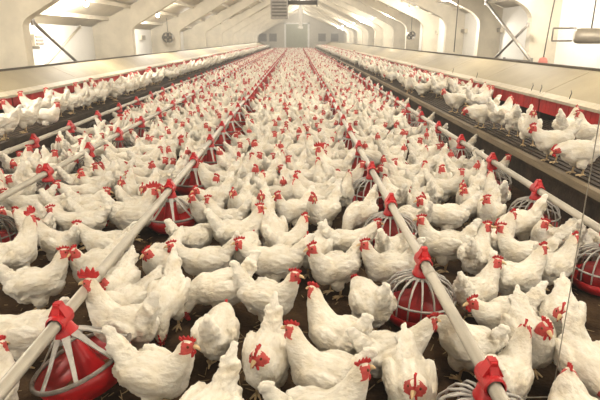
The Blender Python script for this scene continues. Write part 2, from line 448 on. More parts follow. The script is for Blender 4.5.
# ------------------------------------------------------------------ the birds
# each pose: neck points, head point, head yaw/pitch (degrees), tail lift, sit
POSES = {
    'alert':  dict(neck=[(.115, 0, .285), (.15, 0, .345), (.165, 0, .395)], head=(.178, 0, .425), yaw=0, pit=-5, tail=1.0),
    'lookl':  dict(neck=[(.115, 0, .285), (.148, .005, .345), (.16, .012, .39)], head=(.165, .022, .418), yaw=60, pit=-5, tail=.8),
    'lookr':  dict(neck=[(.115, 0, .285), (.148, -.005, .345), (.16, -.012, .39)], head=(.165, -.022, .418), yaw=-60, pit=-5, tail=.9),
    'walk':   dict(neck=[(.13, 0, .265), (.18, 0, .31), (.215, 0, .345)], head=(.238, 0, .37), yaw=0, pit=-8, tail=.7),
    'low':    dict(neck=[(.13, 0, .25), (.175, 0, .255), (.21, 0, .25)], head=(.235, 0, .245), yaw=10, pit=-30, tail=1.05),
    'peck':   dict(neck=[(.13, 0, .22), (.185, .01, .17), (.215, .015, .115)], head=(.228, .018, .08), yaw=8, pit=-62, tail=1.0),
    'back':   dict(neck=[(.105, 0, .29), (.125, .02, .35), (.12, .03, .39)], head=(.108, .045, .41), yaw=130, pit=-12, tail=.6),
    'sit':    dict(neck=[(.115, 0, .275), (.14, .005, .325), (.15, .01, .36)], head=(.162, .015, .385), yaw=25, pit=-5, tail=.5, sit=.105),
    'tuck':   dict(neck=[(.10, 0, .285), (.12, 0, .31), (.13, -.005, .325)], head=(.15, -.01, .345), yaw=-20, pit=-15, tail=1.15),
    'rest':   dict(neck=[(.10, 0, .285), (.12, 0, .31), (.13, -.005, .325)], head=(.15, -.01, .345), yaw=-20, pit=-15, tail=.1),
    'front':  dict(neck=[(.11, 0, .285), (.135, 0, .335), (.145, 0, .375)], head=(.16, 0, .40), yaw=8, pit=-8, tail=.15),
    'rooster': dict(neck=[(.12, 0, .295), (.155, 0, .365), (.17, 0, .42)], head=(.185, 0, .452), yaw=15, pit=-4, tail=1.15, big=1.75),
}
for P in POSES.values():                                # stout necks, birds standing low on short legs
    o_ = Vector((.08, 0, .25))
    P['neck'] = [tuple(o_ + (Vector(p) - o_) * .90) for p in P['neck']]
    P['head'] = tuple(o_ + (Vector(P['head']) - o_) * .92)
DROP = .022
def eval_mods(o):
    dg = bpy.context.evaluated_depsgraph_get(); dg.update()
    return bpy.data.meshes.new_from_object(o.evaluated_get(dg))
def head_mx(P):
    return Matrix.Translation(P['head']) @ Euler((0, -R(P['pit']), R(P['yaw'])), 'XYZ').to_matrix().to_4x4()
def hen_body(name, P, seed):
    bm = bmesh.new()
    rl = lambda ax, a: Matrix.Rotation(R(a), 3, ax)
    ell(bm, (-.015, 0, .232), (.150, .098, .098), rl('Y', 8))
    ell(bm, (.07, 0, .222), (.092, .088, .098), rl('Y', -22))
    ell(bm, (-.115, 0, .238), (.085, .078, .078), rl('Y', 15))
    ell(bm, (-.07, 0, .175), (.08, .07, .065))
    for s in (-1, 1):                                   # folded wings and thighs
        ell(bm, (-.025, s * .083, .245), (.125, .030, .070), rl('Y', 12) @ rl('Z', -s * 5))
        ell(bm, (-.125, s * .062, .25), (.075, .018, .035), rl('Y', 16) @ rl('Z', s * 10))
        ell(bm, (.0, s * .052, .145), (.052, .042, .066), rl('Y', 10))
    lift = P['tail']; base = Vector((-.135, 0, .272)); a = R(28 + 32 * lift)
    dr = Vector((-math.cos(a), 0, math.sin(a)))
    for t in range(8):
        u = t / 7
        L = base + dr * (u * (.15 + .025 * lift))
        ell(bm, L, (.058 - .018 * u, .050 * (1 - u) ** 1.1 + .016, .055 - .028 * u), rl('Y', 90 - math.degrees(a)), 2)
    for s in (-1, 1):                                   # outer tail feathers spread a little
        for t in range(4):
            u = t / 3
            ell(bm, base + dr * (.03 + u * .09) + Vector((-.012, s * (.02 + .012 * u), -.012)), (.035 - .012 * u, .014, .04), rl('Y', 90 - math.degrees(a)), 1)
    pts = [Vector((.075, 0, .245))] + [Vector(p) for p in P['neck']] + [Vector(P['head'])]
    rad = [.087, .070, .053, .042, .032]
    for i in range(4):
        for t in range(4):
            u = t / 4
            r = rad[i] * (1 - u) + rad[i + 1] * u
            ell(bm, pts[i].lerp(pts[i + 1], u), (r, r * .93, r), None, 2)
    for v in bm.verts: v.co.y *= 1.07
    hm = head_mx(P)
    r = bmesh.ops.create_icosphere(bm, subdivisions=2, radius=1, matrix=hm @ Matrix.Diagonal((.036, .027, .030, 1)))
    bmesh.ops.create_icosphere(bm, subdivisions=2, radius=1, matrix=hm @ Matrix.Translation((.018, 0, -.006)) @ Matrix.Diagonal((.022, .018, .019, 1)))
    me = bpy.data.meshes.new('tmp'); bm.to_mesh(me); bm.free()
    o = link('tmp', me)
    md = o.modifiers.new('r', 'REMESH'); md.mode = 'VOXEL'; md.voxel_size = .0092
    md = o.modifiers.new('s', 'SMOOTH'); md.factor = .5; md.iterations = 3
    b = eval_mods(o)
    bpy.data.objects.remove(o)
    # ruffled plumage: the outline of feather tips, rougher towards rump and thighs
    sit = P.get('sit', 0)
    n = len(b.vertices); nr = [v.normal.copy() for v in b.vertices]
    hp = Vector(P['head'])
    for v, nn in zip(b.vertices, nr):
        p = v.co.copy()
        near_head = min(1, max(0, ((p - hp).length - .03) / .05))
        k = (.0036 + .006 * max(0, min(1, (-p.x + .03) / .15))) * near_head
        q = Vector((p.x * 26, p.y * 44, p.z * 44)) + Vector((seed * 7.3, 0, 0))
        d_ = noise.noise(q) * 1.0 + noise.noise(q * 2.6) * .6
        v.co = p + nn * (d_ * k)
    me = b
    bm = bmesh.new(); bm.from_mesh(me); bpy.data.meshes.remove(me)
    inv = hm.inverted()
    for f in bm.faces:
        c = inv @ f.calc_center_median()
        red = (-.020 < c.x < .05 and abs(c.y) > .008 and -.032 < c.z < .020) or (c.x > .02 and abs(c.y) < .03 and -.03 < c.z < .03)
        f.material_index = 1 if red and c.length < .055 else 0
    dz = sit or DROP
    for v in bm.verts: v.co.z = max(.004, v.co.z - dz)
    if not sit:
        legs(bm, P)
    out = mesh_of(bm, 'hen_' + name, [M['feather'], M['face'], M['shank']], True)
    return out
def legs(bm, P):
    for s, dx in ((-1, .012), (1, -.012)):
        tube(bm, [(dx, s * .05, .13), (dx - .022, s * .05, .075), (dx - .012, s * .05, .018)], [.014, .0085, .008], 7, 2)
        for a, L in ((-32, .05), (0, .06), (32, .05), (180, .03)):
            c, q = math.cos(R(a)), math.sin(R(a)) 
            b0 = Vector((dx - .012, s * .05, .014))
            tube(bm, [b0, b0 + Vector((c * L * .55, q * L * .55, -.003)), b0 + Vector((c * L, q * L, -.009))], [.0075, .006, .004], 6, 2)
def hen_parts(P):
    """comb, two wattles, beak, two eyes in the bird's own space"""
    hm = head_mx(P); sit = P.get('sit', 0); k = P.get('big', .82)
    T = Matrix.Translation((0, 0, -(sit or DROP))) @ hm
    out = {}
    prof = [(.034, .008), (.042, .020), (.036, .036), (.028, .024), (.020, .046), (.010, .028), (0, .052), (-.010, .030), (-.022, .048), (-.026, .028), (-.042, .034), (-.044, .018), (-.030, .006)]
    kx = 1 + (k - 1) * .5
    bm = bmesh.new()
    poly = [(x * kx, .014 + z * k * .8) for x, z in prof]
    prism(bm, poly, -.0045, .0045, lambda u, v, w: T @ Vector((u, w + .006 * math.sin(u * 60), v)))
    out['comb'] = mesh_of(bm, 'comb', M['comb'])
    w = []
    for s in (-1, 1):
        bm = bmesh.new()
        bmesh.ops.create_icosphere(bm, subdivisions=2, radius=1, matrix=T @ Matrix.Translation((.026, s * .011, -.026 - .012 * k)) @ Matrix.Rotation(R(s * 12), 4, 'X') @ Matrix.Diagonal((.014 * kx, .0055, .021 * k, 1)))
        w.append(mesh_of(bm, 'wattle', M['comb'], True))
    out['wattle'] = w
    bm = bmesh.new()
    tube(bm, [T @ Vector(p) for p in ((.030, 0, .0), (.045, 0, -.002), (.058, 0, -.008), (.063, 0, -.014))], [.0115, .0095, .005, .0015], 8)
    out['beak'] = mesh_of(bm, 'beak', M['beak'], True)
    e = []
    for s in (-1, 1):
        bm = bmesh.new(); bmesh.ops.create_icosphere(bm, subdivisions=2, radius=.0062, matrix=T @ Matrix.Translation((.012, s * .0245, .005)))
        e.append(mesh_of(bm, 'eye', M['eye'], True))
    out['eye'] = e
    return out
def decimate(me, ratio, name):
    o = link('tmp', me); md = o.modifiers.new('d', 'DECIMATE'); md.ratio = ratio
    b = eval_mods(o); bpy.data.objects.remove(o); b.name = name
    return b
HB, HP, HL1, HL2 = {}, {}, {}, {}
def with_head(me, P, name, simple):
    bm = bmesh.new(); bm.from_mesh(me)
    ps = hen_parts(P)
    for m_ in [ps['comb']] + ([] if simple else ps['wattle']):
        n0 = len(bm.faces); bm.from_mesh(m_); bm.faces.ensure_lookup_table()
        for f in bm.faces[n0:]: f.material_index = 3
    return mesh_of(bm, name, [M['feather'], M['face'], M['shank'], M['comb']], True)
for i, (nm, P) in enumerate(POSES.items()):
    HB[nm] = hen_body(nm, P, i); HP[nm] = hen_parts(P)
    HL1[nm] = with_head(decimate(HB[nm], .22, 'm'), P, 'mid', False)
    HL2[nm] = with_head(decimate(HB[nm], .055, 'l'), P, 'far', True)

HS = .83
placed = []                                             # (x, y, heading, level)
def spots(x, y, h, sc=1.):
    c, s = math.cos(h), math.sin(h)
    return [(x + c * .085 * sc, y + s * .066 * sc), (x - c * .066 * sc, y - s * .066 * sc)]
grid = {}
def occ(x, y, h, lim):
    for (a, b) in spots(x, y, h):
        gx, gy = int(a // .3), int(b // .3)
        for i in (-1, 0, 1):
            for j in (-1, 0, 1):
                for (p, q) in grid.get((gx + i, gy + j), ()):
                    if (a - p) ** 2 + (b - q) ** 2 < lim * lim: return True
    return False
def near_pan(x, y, z):
    if z > .1: return False
    for ln, (lx, yy, sp) in LINES.items():
        dx = abs(x - lx)
        if dx > .3: continue
        if y < 45 and dx < {'L1': .21, 'R1': .15, 'R2': .13, 'L2': .12, 'L3': .05}[ln] and y > (5 if ln == 'L1' else 3.5): return True
        for fy in FEED_Y[ln]:
            if dx * dx + (y - fy) ** 2 < .235 ** 2: return True
            if ln == 'L1' and dx < .19 and -.50 < y - fy < 0: return True
            if ln in ('R1', 'R2') and y < 6 and dx < .15 and -.40 < y - fy < 0: return True
    return False
def claim(x, y, h):
    for (a, b) in spots(x, y, h): grid.setdefault((int(a // .3), int(b // .3)), []).append((a, b))
def place_hen(pose, x, y, z, h, label, group, sc=1., detail=2):
    o = link('rooster' if pose == 'rooster' else 'hen', HB[pose])
    o.location = (x, y, z); o.rotation_euler = (0, 0, h); o.scale = (sc,) * 3
    tag(o, label, 'rooster' if pose == 'rooster' else 'hen', group)
    for nm, me in HP[pose].items():
        if detail < 2 and nm in ('eye', 'beak'): continue
        if detail < 1 and nm == 'wattle': continue
        for m_ in (me if isinstance(me, list) else [me]): link(nm, m_, o)
    return o
for ln in LINES:                                        # birds keep clear of pans (a little overlap of heads is fine)
    for y in FEED_Y[ln]:
        grid.setdefault((int(LINES[ln][0] // .3), int(y // .3)), []).append((LINES[ln][0], y))

# birds seen one by one: pixel of the body centre, heading (0 right, 90 away, 180 left, 270 to the camera), pose, label
NEAR = [
    (156, 371, -14, 'alert', 'white hen facing right, close beside the nearest spoked red feeder'),
    (218, 328, 86, 'low', 'white hen seen from behind, tail up, alone on bare litter'),
    (268, 357, 262, 'tuck', 'white hen facing the camera, pointed tail rising behind its lowered red face'),
    (322, 372, 148, 'alert', 'tall white hen facing left at bottom centre, small dark patch on its wing'),
    (347, 338, 128, 'alert', 'white hen with raised neck facing left, behind the hen with the wing patch'),
    (369, 300, 104, 'low', 'white hen seen from behind with shaggy rump, left of a wire-topped feeder'),
    (390, 350, 22, 'walk', 'white hen stretching its neck right, below the second wire-grilled feeder'),
    (420, 381, 266, 'rest', 'plump white hen facing the camera, head tucked low, at the bottom right of centre'),
    (322, 415, 20, 'alert', 'hen at the bottom edge of which only the head and comb show'),
    (202, 418, 240, 'tuck', 'hen at the bottom edge of which only the white back shows'),
    (22, 328, 185, 'walk', 'white hen facing left, just behind the near end of the spoked feeder pipe'),
    (110, 332, 158, 'rooster', 'white rooster with large red comb behind the nearest spoked feeder'),
    (40, 280, 28, 'alert', 'ruffled white hen facing right with raised head, left of the rooster'),
    (14, 255, 70, 'rooster', 'big white rooster seen from behind at the left edge beside a dark grilled feeder'),
    (32, 228, 150, 'walk', 'small white hen facing left, just behind the rooster at the left edge'),
    (57, 240, 150, 'walk', 'white hen turned left, right of the rooster at the left edge'),
    (94, 265, 238, 'front', 'white hen standing tall, turned to the camera, left of the bare pipe stretch'),
    (107, 243, 168, 'walk', 'white hen facing left with rump towards the spoked feeder pipe'),
    (122, 291, 262, 'rest', 'white hen facing the camera, right of the pipe behind the rooster'),
    (146, 297, 232, 'rest', 'white hen looking left beside a camera-facing hen, behind the rooster'),
    (82, 222, 188, 'walk', 'white hen facing left between the second left and left centre pipes, red face low'),
    (163, 258, 250, 'rest', 'round white hen directly below the second spoked feeder, face turned left'),
    (203, 258, 184, 'walk', 'white hen facing left, right of the round hen below the spoked feeder'),
    (203, 288, 192, 'peck', 'large white hen pecking at the litter to the left, behind the lone tail-up hen'),
    (160, 295, 268, 'peck', 'fluffed white hen with head down, left of the large pecking hen'),
    (262, 293, 342, 'alert', 'white hen facing right with broad raised tail, above bare litter in the centre'),
    (274, 260, 178, 'walk', 'white hen facing left, behind the right-facing hen with the broad tail'),
    (246, 246, 80, 'low', 'white hen seen from behind with tail cone up, behind two centre hens'),
    (205, 236, 48, 'low', 'white hen walking away beside the second spoked feeder'),
    (228, 232, 20, 'alert', 'white hen facing right in the central aisle behind the left-facing hen'),
    (273, 229, 285, 'peck', 'white hen pecking toward the camera in the central aisle'),
    (294, 243, 42, 'alert', 'white hen facing away to the right at the middle of the central aisle'),
    (334, 266, 205, 'alert', 'tall white hen looking left with both legs in the open, centre right'),
    (309, 247, 250, 'front', 'white hen looking at the camera just behind the tall left-looking hen'),
    (350, 240, 18, 'walk', 'broad white hen facing right toward a wire-grilled feeder'),
    (388, 264, 184, 'alert', 'white hen facing left with pointed tail, between two wire-grilled feeders'),
    (416, 247, 45, 'low', 'white hen half hidden behind the right centre pipe, facing right'),
    (450, 247, 166, 'alert', 'large white hen facing left, right of the second wire-grilled feeder'),
    (480, 287, 40, 'lookr', 'white hen looking right in front of the crowd, between second wire-grilled feeder and profile hen'),
    (524, 273, 20, 'alert', 'white hen facing right in full profile, open litter below it'),
    (563, 264, 28, 'alert', 'white hen facing right beside the last full-profile hen, near the right edge'),
    (556, 238, 196, 'back', 'white hen with head turned back, next to the far right pipe'),
    (512, 250, 150, 'alert', 'small white hen with tail up behind the full-profile hen'),
    (491, 243, 32, 'alert', 'white hen facing right behind the left flank of the full-profile hen'),
    (467, 246, 60, 'lookr', 'white hen walking away with head turned right, right of the large left-facing hen'),
    (512, 322, 195, 'walk', 'white hen facing left just right of the near right centre pipe'),
    (533, 336, 264, 'front', 'broad-breasted white hen facing the camera on the right'),
    (561, 316, 245, 'rest', 'frizzled shaggy white hen behind the broad-breasted hen'),
    (568, 362, 264, 'low', 'white hen facing the camera head down, tail up, beside the hanging wire'),
    (577, 410, 84, 'tuck', 'white hen at the bottom right edge, only its raised tail and back in view'),
    (472, 342, 118, 'low', 'white hen walking away, crossed by the near right centre pipe'),
    (500, 382, 48, 'alert', 'white hen with bright red comb beside the bottom right red pipe clamp'),
    (8, 378, 100, 'tuck', 'white hen under the near end of the left centre pipe at the lower left corner'),
    (150, 184, 178, 'walk', 'big white hen facing left in side view, left of the third spoked feeder'),
    (113, 178, 205, 'alert', 'white hen facing left, left of the big side-view hen'),
    (127, 210, 188, 'low', 'white hen facing left with pointed tail, above the bare stretch of pipe'),
    (97, 186, 240, 'alert', 'white hen turned to the camera beneath the second left pipe'),
    (62, 204, 75, 'low', 'white hen seen from behind with cone tail in front of the dark grilled feeder'),
    (30, 203, 185, 'walk', 'white hen facing left under the second left pipe near the left edge'),
    (300, 176, 195, 'walk', 'long white hen facing left in the middle of the central aisle'),
    (334, 168, 160, 'rooster', 'white rooster with upright red comb in the central aisle near the right centre pipe'),
    (400, 178, 185, 'walk', 'white hen facing left just right of the right centre pipe'),
    (446, 214, 176, 'walk', 'white hen facing left with low head in the right aisle behind the large hen'),
    (432, 192, 70, 'low', 'white hen walking away, rump raised, in the right aisle'),
    (468, 196, 230, 'alert', 'white hen looking at the camera beside the second far right feeder'),
    (266, 206, 268, 'front', 'upright white hen facing the camera, mid central aisle'),
    (240, 204, 255, 'alert', 'white hen facing the camera, left of the upright mid-aisle hen'),
    (290, 208, 215, 'alert', 'white hen turned left, right of the upright mid-aisle hen'),
    (520, 222, 200, 'low', 'white hen under the far right pipe beside the wire-grilled feeder'),
    (584, 238, 35, 'low', 'white hen at the right edge behind the far right pipe, tail toward the camera'),
]
FREQ = {'lookl': 2, 'lookr': 2, 'alert': 3, 'walk': 3, 'low': 2, 'peck': 1, 'back': 1, 'sit': 1, 'tuck': 2, 'rooster': .25}
PN = list(FREQ); PWT = [FREQ[p] for p in PN]
# neighbours shuffle apart until their bodies no longer pass through each other or the pans
POS = [list(at_z(n[0], n[1], .225 * HS).xy) for n in NEAR]
PANS = [(LINES[l][0], y) for l in LINES for y in FEED_Y[l] if y < 7]
for it in range(60):
    for i in range(len(POS)):
        for j in range(i):
            for a in spots(*POS[i], R(NEAR[i][2])):
                for b in spots(*POS[j], R(NEAR[j][2])):
                    dx, dy = a[0] - b[0], a[1] - b[1]; d_ = math.hypot(dx, dy) + 1e-6
                    if d_ < .165:
                        k = (.165 - d_) * .18 / d_
                        POS[i][0] += dx * k; POS[i][1] += dy * k; POS[j][0] -= dx * k; POS[j][1] -= dy * k
        for (qx, qy) in PANS:
            for a in spots(*POS[i], R(NEAR[i][2])):
                dx, dy = a[0] - qx, a[1] - qy; d_ = math.hypot(dx, dy) + 1e-6
                if d_ < .25: POS[i][0] += dx * (.25 - d_) * .25 / d_; POS[i][1] += dy * (.25 - d_) * .25 / d_
for (px, py, hd, pose, lab), xy in zip(NEAR, POS):
    p = Vector((xy[0], xy[1], 0)); q0 = at_z(px, py, .225 * HS)
    if (p.xy - q0.xy).length > .12: print('moved', lab[:50], round((p.xy - q0.xy).length, 3))
    h = R(hd); sc = rnd.uniform(.96, 1.05) * HS
    if pose == 'rooster': sc = 1.08 * HS
    place_hen(pose, p.x, p.y, 0, h, lab, 'flock of white hens on the litter', sc, 2)
    claim(p.x, p.y, h)

SLATB = [  # (px, py of body, heading, pose, side, label)
    (578, 160, 186, 'low', 'R', 'big white hen on the right slats, head low to the left, nearest in side view'),
    (552, 145, 190, 'walk', 'R', 'white hen on the right slats behind the big side-view hen, facing left'),
    (567, 128, 40, 'alert', 'R', 'white hen at the right nests with neck raised before the red flap'),
    (592, 135, 120, 'alert', 'R', 'white hen against the red nest flap at the right edge'),
    (530, 128, 250, 'alert', 'R', 'white hen on the right slats looking toward the camera, left of the dark nest gap'),
    (515, 120, 70, 'walk', 'R', 'white hen walking along the right slats, beside the hen left of the nest gap'),
    (500, 114, 30, 'alert', 'R', 'white hen facing the right nests, third before the dark nest gap'),
    (481, 113, 185, 'low', 'R', 'white hen with long raised rump pecking along the right slats'),
    (478, 101, 20, 'alert', 'R', 'white hen facing the right nests behind the long-rumped hen'),
    (455, 100, 200, 'walk', 'R', 'white hen facing left on the right slats at mid distance'),
    (462, 92, 15, 'alert', 'R', 'white hen close against the right nest flap at mid distance'),
    (440, 88, 30, 'alert', 'R', 'white hen among the row at the right nests, beyond the mid-distance pair'),
    (410, 84, 260, 'alert', 'R', 'white hen standing clear at the rail of the right slats'),
    (22, 117, 200, 'alert', 'L', 'white hen facing the left nests, second from the left edge'),
    (2, 127, 180, 'walk', 'L', 'white hen on the left slats cut by the left edge'),
    (36, 107, 215, 'alert', 'L', 'white hen at the left nest flap, third from the left edge'),
    (57, 104, 160, 'alert', 'L', 'white hen facing the left nests with fluffed breast'),
    (47, 118, 0, 'sit', 'L', 'white hen lying on the left slats with red face to the right'),
    (70, 101, 200, 'walk', 'L', 'white hen on the left slats right of the fluffed hen'),
    (88, 96, 195, 'alert', 'L', 'white hen at the left nests, first of the next pair'),
    (101, 91, 175, 'alert', 'L', 'white hen at the left nests, second of the pair'),
    (114, 90, 200, 'walk', 'L', 'white hen at the left nests just beyond the pair'),
]
for (px, py, hd, pose, sd, lab) in SLATB:
    p = at_z(px, py, SLAT_Z + .225 * HS); h = R(hd)
    x_ = min(max(p.x, SL_R + .13), NB_R - .17) if sd == 'R' else max(min(p.x, SL_L - .12), NB_L + .17)
    p.y *= x_ / p.x; p.x = x_
    place_hen(pose, p.x, p.y, SLAT_Z, h, lab, 'white hens on the %s slats' % ('right' if sd == 'R' else 'left'), HS * 1.14, 2)
    claim(p.x, p.y, h)

# the rest of the flock, thrown in tightly
def lane_of(x):
    xs = [SL_L, -2.9, -2.11, -.955, .64, 1.80, SL_R]
    for i in range(6):
        if xs[i] <= x < xs[i + 1]: return i
    return -1
auto = []
def try_fill(xa, xb, ya, yb, z, n, lim, hdf=None):
    for _ in range(n):
        y = ya + (yb - ya) * rnd.random() ; x = rnd.uniform(xa, xb)
        q = pix((x, y, z + .2))
        if not (-60 < q[0] < 660): continue
        h = hdf() if hdf else rnd.uniform(0, 2 * math.pi)
        if z == 0 and any(abs(x - LINES[l][0]) < .05 for l in LINES) and rnd.random() < .6: continue
        if near_pan(x, y, z) or occ(x, y, h, lim): continue
        claim(x, y, h)
        auto.append((x, y, z, h, rnd.choices(PN, PWT)[0], rnd.uniform(.93, 1.07) * HS))
y = 3.55
while y < Y1 - .6:
    y2 = min(y + 2.0, Y1 - .5)
    try_fill(SL_L + .20, SL_R - .20, y, y2, 0, 2600 if y < 30 else 1500, .15)
    hl = lambda: R(180) + rnd.gauss(0, .7); hr = lambda: rnd.gauss(0, .7)
    try_fill(NB_L + .21, SL_L - .2, max(y, 8.2), max(y2, 8.2), SLAT_Z, 120, .155, hl)
    try_fill(NB_R - .52, NB_R - .21, max(y, 8.6), max(y2, 8.6), SLAT_Z, 130, .155, hr)
    try_fill(SL_R + .2, NB_R - .5, max(y, 10), max(y2, 10), SLAT_Z, 22, .17)
    y = y2
auto.sort(key=lambda a: depth(a[:3]))
N_IND = 300 - len(NEAR) - len(SLATB)
def in_view(a):
    q = pix((a[0], a[1], a[2] + .2)); return -8 < q[0] < 608
ind = [a for a in auto if in_view(a)][:N_IND]
ind_set = set(id(a) for a in ind)
rest = [a for a in auto if id(a) not in ind_set]
LANE = ['left margin', 'far left aisle', 'left aisle', 'middle aisle', 'right aisle', 'right margin']
LREF = ['L3', 'L3', 'L2', 'L1', 'R1', 'R2']
XS = [SL_L, -2.9, -2.11, -.955, .64, 1.80, SL_R]
def facing(h):
    a = math.degrees(h) % 360
    return 'right-facing' if a < 45 or a >= 315 else 'away-facing' if a < 135 else 'left-facing' if a < 225 else 'camera-facing'
keys = {}
for a in ind:
    x, y, z, h, pose, sc = a
    bird = ('white rooster' if pose == 'rooster' else 'white hen pecking' if pose == 'peck' else 'white hen')
    if z > .1:
        sd = 'left' if x < 0 else 'right'
        k = min(25, max(0, int((y - 2.35) / NL)))
        key = '%s %s on %s slats by the %s nest box' % (facing(h), bird, sd, ordinal(max(0, k - NEST_V0[sd])))
    else:
        i = lane_of(x); ys = FEED_Y[LREF[i]]
        k = min(range(len(ys)), key=lambda j: abs(ys[j] - y))
        t = (x - XS[i]) / (XS[i + 1] - XS[i])
        sd = ''
        if i in (2, 3, 4): sd = ' by left pipe' if t < .33 else ' by right pipe' if t > .67 else ''
        key = '%s %s in %s%s, level with %s pan' % (facing(h), bird, LANE[i], sd, ordinal(max(0, k - PV0[LREF[i]])))
    keys.setdefault(key, []).append(a)
for key, L in keys.items():
    L.sort(key=lambda a: depth(a[:3]))
    for j, a in enumerate(L):
        lab = key
        if len(L) == 2: lab += ', ' + ('nearer', 'farther')[j] + ' of two'
        elif len(L) > 2: lab += ', ' + (('nearest',) + tuple(ordinal(q) for q in range(1, 12)))[j] + ' of %d' % len(L)
        x, y, z, h, pose, sc = a
        zc = depth(a[:3])
        place_hen(pose, x, y, z, h, lab, 'flock of white hens on the litter' if z < .1 else 'white hens on the %s slats' % ('left' if x < 0 else 'right'), sc, 2 if zc < 4.5 else 1 if zc < 6.5 else 0)

# the many birds farther off: one flock
def merge(items, name):
    V, LV, LS, LT, MI = [], [], [], [], []; vo = 0; lo = 0
    cache = {}
    for (x, y, z, h, pose, sc) in items:
        src = HL1 if depth((x, y, z)) < 16 else HL2
        me = src[pose]
        if me.name not in cache:
            v = np.empty(len(me.vertices) * 3, np.float32); me.vertices.foreach_get('co', v)
            l = np.empty(len(me.loops), np.int32); me.loops.foreach_get('vertex_index', l)
            s = np.empty(len(me.polygons), np.int32); me.polygons.foreach_get('loop_start', s)
            t = np.empty(len(me.polygons), np.int32); me.polygons.foreach_get('loop_total', t)
            m = np.empty(len(me.polygons), np.int32); me.polygons.foreach_get('material_index', m)
            cache[me.name] = (v.reshape(-1, 3), l, s, t, m)
        v, l, s, t, m = cache[me.name]
        c, q = math.cos(h), math.sin(h)
        RM = np.array([[c, -q, 0], [q, c, 0], [0, 0, 1]], np.float32) * sc
        V.append(v @ RM.T + np.array([x, y, z], np.float32)); LV.append(l + vo); LS.append(s + lo); LT.append(t); MI.append(m)
        vo += len(v); lo += len(l)
    V = np.concatenate(V); LV = np.concatenate(LV); LS = np.concatenate(LS); LT = np.concatenate(LT); MI = np.concatenate(MI)
    me = bpy.data.meshes.new(name)
    me.vertices.add(len(V)); me.vertices.foreach_set('co', V.ravel())
    me.loops.add(len(LV)); me.loops.foreach_set('vertex_index', LV)
    me.polygons.add(len(LS)); me.polygons.foreach_set('loop_start', LS)
    me.polygons.foreach_set('loop_total', LT)
    me.polygons.foreach_set('material_index', MI)
    me.polygons.foreach_set('use_smooth', np.ones(len(LS), bool))
    me.update(calc_edges=True)
    for m in ('feather', 'face', 'shank', 'comb'): me.materials.append(M[m])
    return me
for nm, cond, lab in (('distant_flock', lambda a: a[2] < .1, 'dense crowd of distant white hens on the litter reaching the far wall'),
                      ('platform_flock', lambda a: a[2] > .1 and a[0] < 0, 'distant row of white hens along the left slats and nests'),
                      ('platform_flock', lambda a: a[2] > .1 and a[0] > 0, 'distant row of white hens along the right slats and nests')):
    fl = link(nm, merge([a for a in rest if cond(a)], nm)); tag(fl, lab, 'flock', kind='stuff')
print('birds', len(NEAR) + len(SLATB), len(ind), len(rest), 'deepest individual', depth(ind[-1][:3]))

# ------------------------------------------------------------------ straw on the litter
bm = bmesh.new()
for _ in range(2600):
    y = 1.4 + 5.5 * rnd.random() ** 1.5; x = rnd.uniform(-2.9, 2.05); a = rnd.uniform(0, 3.14); L = rnd.uniform(.008, .03)
    if abs(x) > .65 * y + .7: continue
    mx = Matrix.Translation((x, y, .002)) @ Matrix.Rotation(a, 4, 'Z') @ Matrix.Rotation(rnd.uniform(-.2, .2), 4, 'Y')
    box(bm, (-L, -.0016, -.001), (L, .0016, .0015), 0, mx)
tag(link('straw_litter', mesh_of(bm, 'straw_litter', M['straw'])), 'short straw flakes scattered over the dark litter', 'litter', kind='stuff')

# ------------------------------------------------------------------ lamps
bmb = bmesh.new(); bmesh.ops.create_uvsphere(bmb, u_segments=16, v_segments=10, radius=.055, matrix=Matrix.Translation((0, 0, -.06)))
ME_BULB = mesh_of(bmb, 'bulb', M['bulb'], True)
bmb = bmesh.new(); lathe(bmb, [(.002, .06), (.025, .055), (.03, 0), (.028, -.02), (.002, -.02)], 14); ME_SOCK = mesh_of(bmb, 'socket', M['dark'], True)
CORD = {}
def lamp(x, y, z, label, group, watt=1.):
    e = empty('hanging_lamp', (x, y, z), label, 'lamp', group)
    link('bulb', ME_BULB, e); link('socket', ME_SOCK, e)
    L = roof_z(x) - z
    k = round(L, 2)
    if k not in CORD:
        b = bmesh.new(); tube(b, [(0, 0, .05), (0, 0, L)], .006, 6); CORD[k] = mesh_of(b, 'cord', M['dark'], True)
    link('cord', CORD[k], e)
    ld = bpy.data.lights.new('lamp_light', 'POINT'); ld.energy = LAMP_W * watt; ld.color = LAMP_COL; ld.shadow_soft_size = .12
    lo_ = bpy.data.objects.new('lamp_light', ld); COL.objects.link(lo_); lo_.parent = e; lo_.location = (0, 0, -.15)
for x, ya, dy, z, n_, where, grp, watt in ((-4.4, -5.95, 5.85, 2.16, 12, 'beside the left wall', 'lamps of the left row', 1.1),
                                       (4.4, -4.3, 5.2, 2.58, 13, 'beside the right wall', 'lamps of the right row', 1.1),
                                       (XRG, -4.2, 6.6, 3.75, 11, 'under the ridge', 'lamps of the ridge row', .92)):
    v0 = min(k for k in range(n_) if in_frame((x, ya + dy * k, z - .06), 2))
    for k in range(n_): lamp(x, ya + dy * k, z, 'bare hanging lamp %s, %s' % (where, vis_ord(k, v0, 0, 0)), grp, watt)

